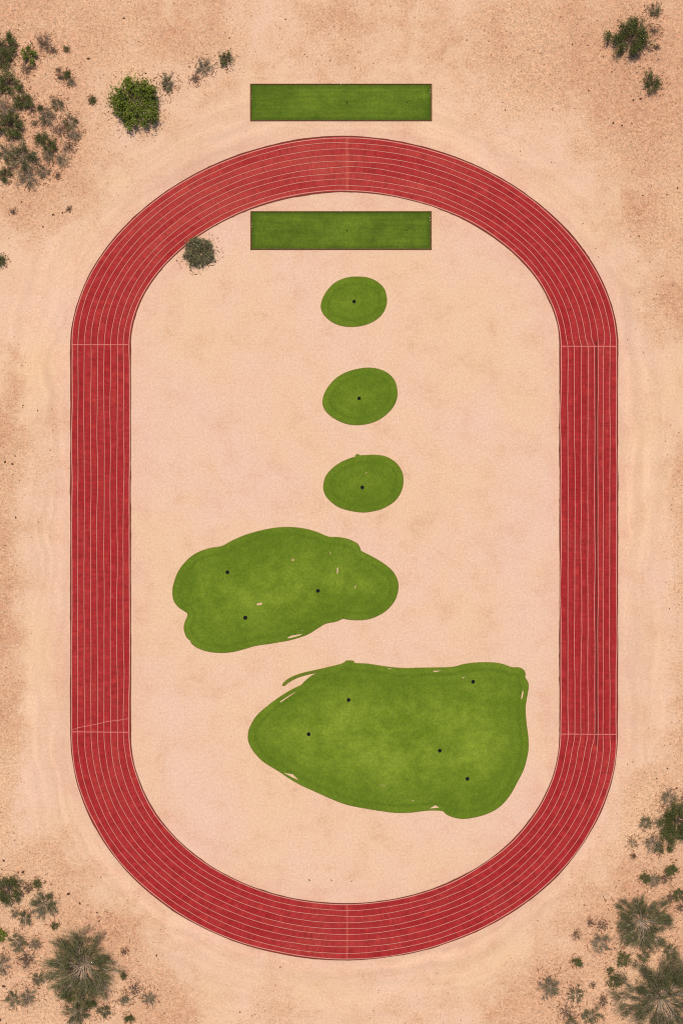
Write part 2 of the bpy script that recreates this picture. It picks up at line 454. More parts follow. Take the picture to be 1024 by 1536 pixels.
ZG = .06
def turf_piece(root, outer, slits, mat, cups, step=.55, name='turf'):
    """a sheet of turf with real openings at its slits; a flared cut edge down to the soil"""
    ox, oy = root.location.x, root.location.y
    O = to_m(np.array(outer)); O = O if area(O) > 0 else O[::-1]
    H = []
    for s_ in slits:
        h = to_m(np.array(s_)); h = h.mean(0) + (h - h.mean(0)) * .78; H.append(h if area(h) < 0 else h[::-1])
    x0, y0 = O.min(0); x1, y1 = O.max(0)
    gxx, gyy = np.meshgrid(np.arange(x0, x1, step), np.arange(y0, y1, step))
    q = np.stack([gxx.ravel(), gyy.ravel()], 1) + RNG.uniform(-.12, .12, (gxx.size, 2))
    ring = []
    q = q[inside(q, O)]; q = q[seg_dist(q, [O] + H) > .18]
    for h in H: q = q[~inside(q, h)]
    cl = []
    for (cx_, cy_, r) in cups:      # a round opening for each cup
        t = np.linspace(0, -2 * math.pi, 14, endpoint=False)
        c = np.stack([gx(cx_) + r * np.cos(t), gy(cy_) + r * np.sin(t)], 1); cl.append(c)
        q = q[np.hypot(q[:, 0] - gx(cx_), q[:, 1] - gy(cy_)) > r + .1]
    loops = [O] + H + cl
    pts = []; edges = []
    for L in loops:
        b = len(pts); n = len(L); pts += [tuple(p) for p in L]; edges += [(b + i, b + (i + 1) % n) for i in range(n)]
    nb = len(pts); pts += [tuple(p) for p in q]
    res = delaunay_2d_cdt([Vector(p) for p in pts], edges, [], 4, 1e-5)
    vo, fo = res[0], res[2]
    A = np.array([(v.x, v.y) for v in vo])
    T = np.array([tuple(f) for f in fo if len(f) == 3])
    cen = A[T].mean(1); ok = inside(cen, O)
    for L in H + cl: ok &= ~inside(cen, L)
    T = T[ok]
    e = seg_dist(A, [O] + H)
    z = ZG + .03 * sstep(0, .5, e) + .05 * (fbm(A[:, 0] * .3, A[:, 1] * .3, 2) - .5) * sstep(0, 2, e)
    V = np.column_stack([A[:, 0] - ox, A[:, 1] - oy, z])
    o = np_mesh(name, V, T, mat, root, smooth=True)
    if sum(p.normal.z for p in o.data.polygons) < 0: o.data.flip_normals()
    vattr(o, 'edge_d', seg_dist(A, [O]))
    # cut edge
    Vv = []; Ff = []
    for L, fl in [(O, .09)] + [(h, .03) for h in H]:
        N_ = -normals(L); n = len(L); b = len(Vv)          # counter-clockwise loop: outward
        lo = L + N_ * fl
        Vv += [(p[0] - ox, p[1] - oy, ZG) for p in L] + [(p[0] - ox, p[1] - oy, -.02) for p in lo]
        Ff += [(b + i, b + n + i, b + n + (i + 1) % n, b + (i + 1) % n) for i in range(n)]
    np_mesh('cut_edge', Vv, np.array(Ff), M_CUT, o)
    return o

def cup(root, px_, py_, r=.26, mat=None, pale=False, name='cup'):
    """the sunk cup of a hole: rim ring, wall and floor, below the turf"""
    ox, oy = root.location.x, root.location.y
    t = np.linspace(0, 2 * math.pi, 20, endpoint=False); n = 20
    c, s_ = np.cos(t), np.sin(t); X0 = gx(px_) - ox; Y0 = gy(py_) - oy
    rings = [(r * 1.22, .02), (r * 1.16, .104), (r * .94, .108), (r * .9, .02), (.001, .02)]
    V = np.concatenate([np.column_stack([X0 + a * c, Y0 + a * s_, np.full(n, z)]) for a, z in rings])
    i = np.arange(n); j = (i + 1) % n
    F = np.concatenate([np.stack([i + k * n, j + k * n, j + (k + 1) * n, i + (k + 1) * n], 1) for k in range(len(rings) - 1)])
    o = np_mesh(name, V, F, mat or M_RIM, root)
    return o

def green(name, outer, slits, cups, label, group=None):
    O = np.array(outer); c = (O.min(0) + O.max(0)) / 2
    root = empty(name, (gx(c[0]), gy(c[1]), 0), label, 'putting green', group)
    turf_piece(root, outer, slits, M_GREEN, [(a, b, r * 1.05) for a, b, r, m_ in cups])
    for a, b, r, m_ in cups: cup(root, a, b, r, m_)
    return root

c5 = lambda p: crop(p, 470, 390, .2604)
O1 = c5([(44,262),(55,220),(85,170),(130,128),(190,103),(250,97),(310,102),(365,125),(405,165),(420,215),(418,260),(395,310),(350,350),(290,375),(225,384),(160,378),(105,355),(65,320),(48,290)])
O2 = c5([(54,815),(62,775),(90,725),(140,675),(210,640),(300,622),(370,628),(430,655),(468,700),(481,755),(478,800),(455,850),(405,900),(340,935),(260,950),(190,943),(125,915),(80,880),(58,845)])
O3 = c5([(58,1300),(70,1250),(105,1205),(160,1165),(220,1140),(240,1134),(244,1123),(256,1119),(267,1126),(300,1125),(360,1124),(420,1135),(475,1170),(508,1220),(516,1275),(505,1330),(470,1385),(410,1425),(350,1445),(285,1453),(210,1443),(140,1420),(85,1375),(62,1335)])
h5 = lambda x, y: c5([(x, y)])[0]
GR = 'oval putting greens in a row on the infield'
green('putting_green', smooth_loop(O1), [], [(*h5(234, 240), .235, None)], 'smallest oval putting green, topmost of the three, with one black hole', GR)
green('putting_green', smooth_loop(O2), [], [(*h5(263, 798), .24, None)], 'middle of the three oval putting greens, one black hole at its centre', GR)
green('putting_green', smooth_loop(O3), [c5([(293,1228),(304,1223),(316,1216),(306,1229),(299,1231)])], [(*h5(281, 1310), .24, None)],
      'lowest oval putting green with a small nub of turf on its upper edge', GR)

c6 = lambda p: crop(p, 240, 770, .3711)
G4 = c6([(52,330),(55,290),(75,235),(110,190),(150,160),(200,142),(250,133),(290,112),(340,90),(400,72),(460,60),(520,56),(580,62),(630,75),(680,95),(720,97),(760,105),(795,122),(808,142),(813,153),(850,172),(890,195),(930,225),(952,255),(962,290),(955,335),(935,370),(900,402),(850,425),(800,431),(755,428),(740,425),(710,437),(670,445),(635,465),(600,487),(560,502),(520,513),(480,520),(440,527),(385,535),(340,548),(290,560),(240,563),(190,557),(150,542),(128,525),(123,514),(108,500),(98,470),(100,445),(110,420),(112,405),(100,395),(75,378),(58,355)])
S4 = [c6(p) for p in ([(385,369),(395,362),(412,358),(418,364),(410,371),(390,374)], [(713,247),(714,218),(720,212),(721,230),(718,249)], [(682,147),(692,164),(688,168)],
      [(793,284),(790,303),(783,307),(788,290)], [(505,504),(530,492),(560,488),(588,483),(570,494),(535,504),(515,508)], [(560,476),(594,466),(576,474)])]
q6 = lambda x, y: c6([(x, y)])[0]
green('putting_green', smooth_loop(G4), S4, [(*q6(273,238), .25, None), (*q6(638,313), .25, None), (*q6(345,422), .27, None), (*q6(537,188), .17, M_CUPT)],
      'large lobed putting green of four holes, above the bigger pear-shaped green', 'large free-form putting greens')

c7 = lambda p: crop(p, 360, 970, .4492)
G5 = c7([(27,300),(33,270),(55,232),(90,200),(130,170),(165,148),(190,135),(205,128),(216,116),(238,98),(258,88),(230,92),(190,104),(162,119),(148,130),(142,126),(162,107),(200,91),(240,81),(285,71),(330,60),(348,53),(356,47),(378,48),(384,55),(430,58),(480,66),(540,72),(600,71),(660,70),(710,68),(750,58),(800,53),(850,54),(880,60),(905,69),(930,70),(945,78),(951,90),(950,102),(960,120),(961,140),(955,175),(951,210),(955,260),(960,300),(961,340),(955,375),(945,410),(925,450),(900,495),(870,530),(840,550),(800,565),(750,574),(715,570),(690,560),(674,548),(640,546),(610,548),(570,553),(520,554),(470,548),(420,540),(360,528),(310,510),(250,483),(210,465),(170,443),(130,416),(80,385),(50,355),(32,325)])
S5 = [c7(p) for p in ([(124,188),(160,164),(196,143),(190,150),(160,170),(130,191)], [(638,80),(679,78),(660,84),(648,86)], [(488,71),(513,74),(496,76)], [(736,104),(758,97),(742,107)],
      [(937,163),(943,140),(947,148),(943,172),(936,182)], [(138,418),(178,424),(202,449),(180,441),(155,427)], [(452,459),(504,464),(480,464)], [(626,541),(652,527),(669,537),(650,540.5)], [(571,514),(583,510),(577,517)])]
q7 = lambda x, y: c7([(x, y)])[0]
green('putting_green', smooth_loop(G5), S5, [(*q7(x, y), .25, None) for x, y in ((362,178),(229,292),(777,117),(666,347),(758,441))],
      'largest pear-shaped putting green of five holes, with a thin tail of turf at upper left', 'large free-form putting greens')

def tee(x0, x1, y0, y1, label):
    cx_, cy_ = (x0 + x1) / 2, (y0 + y1) / 2
    root = empty('tee_box', (gx(cx_), gy(cy_), 0), label, 'turf tee', 'rectangular turf tees')
    hx, hy = (x1 - x0) / 2 * S, (y1 - y0) / 2 * S
    tw, sw_ = .13, .22                          # board widths
    # turf inside the boards
    nx_, ny_ = 90, 20
    xs = np.linspace(-hx + sw_, hx - sw_, nx_); ys = np.linspace(-hy + tw, hy - tw, ny_)
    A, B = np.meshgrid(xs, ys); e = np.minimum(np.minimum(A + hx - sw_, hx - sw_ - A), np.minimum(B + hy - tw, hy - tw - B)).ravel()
    Zt = .07 + .03 * (fbm(A.ravel() * .4 + cy_, B.ravel() * .4, 2) - .5)
    I = np.arange(nx_ * ny_).reshape(ny_, nx_)
    F = np.stack([I[:-1, :-1].ravel(), I[:-1, 1:].ravel(), I[1:, 1:].ravel(), I[1:, :-1].ravel()], 1)
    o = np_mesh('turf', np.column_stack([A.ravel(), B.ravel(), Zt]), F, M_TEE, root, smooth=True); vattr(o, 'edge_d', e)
    def board(a, b, c, d_, h):          # one timber of the frame
        V, F = box_vf(a, b, c, d_, -.05, h)
        ob = np_mesh('edging_board', V, F, M_WOOD, root)
        m = ob.modifiers.new('bevel', 'BEVEL'); m.width = .02; m.segments = 1
    board(-hx, hx, hy - tw, hy, .20); board(-hx, hx, -hy, -hy + tw, .19)
    board(-hx, -hx + sw_, -hy + tw + .003, hy - tw - .003, .185); board(hx - sw_, hx, -hy + tw + .003, hy - tw - .003, .185)
    # yardage pegs in the turf
    for (mx, my, r) in ((412, .5, .07), (414.6, .48, .05), (520, .5, .10), (610, .5, .07), (613.5, .45, .04)):
        t = np.linspace(0, 2 * math.pi, 10, endpoint=False); n = 10
        X0 = gx(mx) - root.location.x; Y0 = hy - my * 2 * hy
        V = np.concatenate([np.column_stack([X0 + a * np.cos(t), Y0 + a * np.sin(t), np.full(n, z)]) for a, z in ((r, .03), (r, .125), (r * .7, .14), (.001, .14))])
        i = np.arange(n); j = (i + 1) % n
        F = np.concatenate([np.stack([i + k * n, j + k * n, j + (k + 1) * n, i + (k + 1) * n], 1) for k in range(3)])
        np_mesh('tee_socket', V, F, M_RIM, root)
    for (mx, my) in ((-1, .34), (-1, .41), (1, .17), (1, .24), (0, 0)):
        w = .04
        X0 = mx * (hx - sw_ - .02); Y0 = (hy - my * 2 * hy) if mx else hy - .08
        V, F = box_vf(X0 - w * .7, X0 + w * .7, Y0 - w * 1.8, Y0 + w * 1.8, .05, .215)
        np_mesh('peg', V, F, M_PEG, root)
tee(375, 647.5, 126, 181.5, 'rectangular green turf tee in a brown timber frame, outside the track')
tee(375.5, 647, 317, 374.5, 'rectangular green turf tee in a brown timber frame, inside the track')

# ------------------------------------------------------------------ shrubs
def leaf_mat(name, cols_):
    """three leaf colours picked leaf by leaf"""
    g = NT(name)
    t = g.attr('tint').outputs['Fac']; oi = g.n.new('ShaderNodeObjectInfo').outputs['Random']
    c = g.mix(g.rng(t, .0, .5), cols_[0], cols_[1]); c = g.mix(g.rng(t, .55, 1.0), c, cols_[2])
    c = g.scale(c, g.math('ADD', .85, g.math('MULTIPLY', oi, .3)))
    g.base(c); g.b.inputs['Roughness'].default_value = .75
    return g.m
LM = {
    'leafy': leaf_mat('leaves_bright', [(.055, .078, .006), (.120, .155, .013), (.220, .255, .032)]),
    'dark': leaf_mat('leaves_dark', [(.050, .064, .015), (.082, .094, .024), (.145, .148, .046)]),
    'feather': leaf_mat('leaves_olive', [(.055, .060, .021), (.092, .093, .034), (.180, .165, .074)]),
    'grey': leaf_mat('leaves_grey', [(.105, .092, .047), (.150, .126, .070), (.230, .186, .112)]),
    'dusty': leaf_mat('leaves_dusty', [(.095, .088, .040), (.140, .132, .060), (.270, .265, .135)]),
    'brown': leaf_mat('leaves_dry', [(.090, .062, .042), (.130, .090, .060), (.190, .140, .095)]),
    'yellow': leaf_mat('leaves_straw', [(.180, .120, .040), (.260, .180, .060), (.320, .230, .100)]),
}
def bark_mat(name, a, b):
    g = NT(name); n1 = g.noise(g.pos(), 4, 3, .6); g.base(g.mix(g.rng(n1, .35, .65), a, b)); return g.m
BM = {'pale': bark_mat('bark_pale', (.38, .30, .22), (.26, .20, .145)), 'brown': bark_mat('bark_brown', (.17, .115, .085), (.11, .075, .058))}

def rot_about(v, k, a):
    return v * math.cos(a) + np.cross(k, v) * math.sin(a) + k * np.dot(k, v) * (1 - math.cos(a))

STY = {  # primaries, elevation range, height factor, secondaries, leaves per m2 of crown, leaf length, leaf width, spread, leaf start, stem radius, bark
    'feather': dict(el=(12, 66), sec=8, dens=80, l=.74, w=.036, spread=.30, t0=.2, jit=.036, bark='pale'),
    'grey':    dict(el=(15, 75), sec=8, dens=88, l=.50, w=.034, spread=.38, t0=.15, jit=.055, bark='pale'),
    'dark':    dict(el=(14, 75), sec=7, dens=130, l=.36, w=.075, spread=.7, t0=.38, jit=.07, bark='brown'),
    'leafy':   dict(el=(10, 82), sec=8, dens=110, l=.40, w=.14, spread=.8, t0=.42, jit=.058, bark='pale'),
    'dusty':   dict(el=(10, 80), sec=8, dens=120, l=.38, w=.085, spread=.8, t0=.3, jit=.06, bark='brown'),
    'brown':   dict(el=(15, 75), sec=6, dens=70, l=.30, w=.032, spread=.8, t0=.3, bark='brown'),
    'yellow':  dict(el=(15, 75), sec=3, dens=40, l=.22, w=.05, spread=.8, t0=.3, bark='pale'),
}
def make_shrub(name, px_, py_, R, style, label, group, hf=.55, lobes=None, off=(0, 0), leafk=1.0, squash=1.0, ang=0.0, bare=0.0, nprim=None, even=False, cat='shrub'):
    """R in photo pixels. Stems rise and spread from one root; leaves sit along their outer reach, in uneven sprays."""
    st = STY[style]; r = R * S
    rg = np.random.default_rng(int(px_ * 7919 + py_ * 104729) % 2 ** 31)
    bx, by = gx(px_), gy(py_)
    zb = float(ground_z(np.array([bx]), np.array([by]))[0])
    root = empty(name, (bx, by, zb - .03), label, cat, group)
    np_ = nprim or int(np.clip(10 + r * 4.5, 10, 38))
    SV, SF = [], []; LV = []; LT = []
    def tube(P, r0, r1, k=4):
        n = len(P); b = len(SV)
        for i, p in enumerate(P):
            t = P[min(i + 1, n - 1)] - P[max(i - 1, 0)]; t = t / (np.linalg.norm(t) + 1e-9)
            u = np.cross(t, (0.31, .17, .93)); u /= np.linalg.norm(u) + 1e-9; v = np.cross(t, u); rr = r0 + (r1 - r0) * i / (n - 1)
            for q in range(k):
                a = 2 * math.pi * q / k; SV.append(p + u * math.cos(a) * rr + v * math.sin(a) * rr)
        for i in range(n - 1):
            for q in range(k): SF.append((b + i * k + q, b + i * k + (q + 1) % k, b + (i + 1) * k + (q + 1) % k, b + (i + 1) * k + q))
    sprays = []     # (position, direction, weight)
    ca, sa = math.cos(ang), math.sin(ang)
    for i in range(np_):
        az = 2 * math.pi * (i + rg.uniform(-.45, .45)) / np_
        lo, hi = st['el']; u = rg.random(); el = math.radians(lo + (hi - lo) * u ** 1.25)
        reach = r * (rg.uniform(.82, 1.08) if even else rg.uniform(.62, 1.08)) * (math.cos(el) ** .45)
        if lobes: reach *= .55 + .55 * max(0, max(math.cos((az - la)) for la in lobes)) ** 2
        hmax = r * hf * rg.uniform(.75, 1.15) * (.35 + .65 * math.sin(el) + .1)
        dirx = np.array([math.cos(az), math.sin(az) , 0])
        n = 7; P = []
        bend = rg.uniform(-.35, .35)
        for k in range(n):
            t = k / (n - 1)
            a2 = az + bend * t
            h = hmax * (1 - (1 - t) ** 1.7)
            x = reach * t ** 1.05 * math.cos(a2); y = reach * t ** 1.05 * math.sin(a2) * squash
            x, y = x * ca - y * sa, x * sa + y * ca
            j = rg.normal(0, r * .018, 3) * (k > 0)
            P.append(np.array([x + off[0] * S * t, y + off[1] * S * t, h]) + j)
        P = np.array(P); P[0] += np.array([*rg.normal(0, r * .02, 2), 0])
        sr = np.clip(.016 * r + .012, .015, .085)
        tube(P, sr, sr * .25)
        dead = rg.random() < bare
        for q in range(st['sec'] + (2 if r > 3 else 0)):
            t = rg.uniform(.22, .95); k = int(t * (n - 1)); f = t * (n - 1) - k
            b0 = P[k] * (1 - f) + P[min(k + 1, n - 1)] * f
            d0 = P[min(k + 1, n - 1)] - P[k]; d0 = d0 / (np.linalg.norm(d0) + 1e-9)
            d1 = d0 + rg.normal(0, .48, 3); d1[2] = abs(d1[2]) * .7 + .08; d1 /= np.linalg.norm(d1)
            ln = r * rg.uniform(.18, .42) * (1.15 - .5 * t)
            Q = np.array([b0, b0 + d1 * ln * .5 + rg.normal(0, .04 * ln, 3), b0 + d1 * ln + np.array([0, 0, .12 * ln])])
            tube(Q, sr * .5, sr * .16, 3)
            if not dead and t > st['t0'] * .8: sprays.append((Q[1], Q[2], d1, 1.0))
        if not dead: sprays.append((P[3] if st['t0'] < .5 else P[4], P[6], (P[6] - P[3]) / (np.linalg.norm(P[6] - P[3]) + 1e-9), 1.5))
    nl = int(st['dens'] * math.pi * r * r * leafk * (1.0 if r > 1.2 else 1.7)) + 40
    if sprays:
        wts = np.array([s_[3] for s_ in sprays]) * rg.uniform(.12, 1.0, len(sprays)) ** 1.3; wts /= wts.sum()
        ch = rg.choice(len(sprays), nl, p=wts)
        A = np.array([s_[0] for s_ in sprays])[ch]; B = np.array([s_[1] for s_ in sprays])[ch]; D = np.array([s_[2] for s_ in sprays])[ch]
        lk = np.clip(.55 + r * .16, .55, 1.15)
        t = rg.random((nl, 1)) * 1.18
        c = A + (B - A) * t + rg.normal(0, 1, (nl, 3)) * (r * st.get('jit', .06) * (1.7 if r < 1.3 else 1.0) + .03) * (.5 + t * .8)
        if even:        # an even, clipped-looking dome of foliage between the sprays
            k = rg.random(nl) < (.45 if style == 'dusty' else .22); m_ = int(k.sum())
            rad = np.sqrt(rg.random(m_)) * .97; th = rg.uniform(0, 2 * math.pi, m_); rim = .96 + .07 * np.sin(5 * th + px_) + .06 * np.sin(9 * th + py_)
            c[k, 0] = rad * rim * np.cos(th) * r; c[k, 1] = rad * rim * np.sin(th) * r
            c[k, 2] = r * hf * np.sqrt(1 - rad ** 2 * .9) * rg.uniform(.45, 1.0, m_)
            D = D.copy(); D[k] = np.stack([np.cos(th) * rad, np.sin(th) * rad, 1 - rad * .6], 1)
        c[:, 2] = np.maximum(c[:, 2], .04)
        dd = D + rg.normal(0, st['spread'], (nl, 3)) ; dd[:, 2] = np.where(dd[:, 2] < 0, dd[:, 2] * .4, dd[:, 2])
        dd /= np.linalg.norm(dd, axis=1, keepdims=True)
        sd = np.cross(dd, rg.normal(0, 1, (nl, 3)) * .7 + np.array([0, 0, 1.0])); sd /= np.linalg.norm(sd, axis=1, keepdims=True) + 1e-9
        L = st['l'] * lk * rg.uniform(.6, 1.3, (nl, 1)); W = st['w'] * lk * rg.uniform(.7, 1.3, (nl, 1))
        droop = np.zeros((nl, 3)); droop[:, 2:] = -L * rg.uniform(0, .25, (nl, 1))
        v0 = c - dd * L * .5; v1 = c + sd * W * .5; v2 = c + dd * L * .5 + droop; v3 = c - sd * W * .5
        V = np.stack([v0, v1, v2, v3], 1).reshape(-1, 3)
        V[:, 2] = np.maximum(V[:, 2], .02)
        tint = np.clip(np.repeat(rg.random(len(sprays))[:, None], 1, 1)[ch, 0] * .6 + rg.random(nl) * .4, 0, 1)
        np_mesh('foliage', V, np.arange(nl * 4).reshape(-1, 4), LM[style], root, fattr={'tint': tint})
    np_mesh('stems', np.array(SV), np.array(SF), BM[st['bark']], root, smooth=True)
    return root

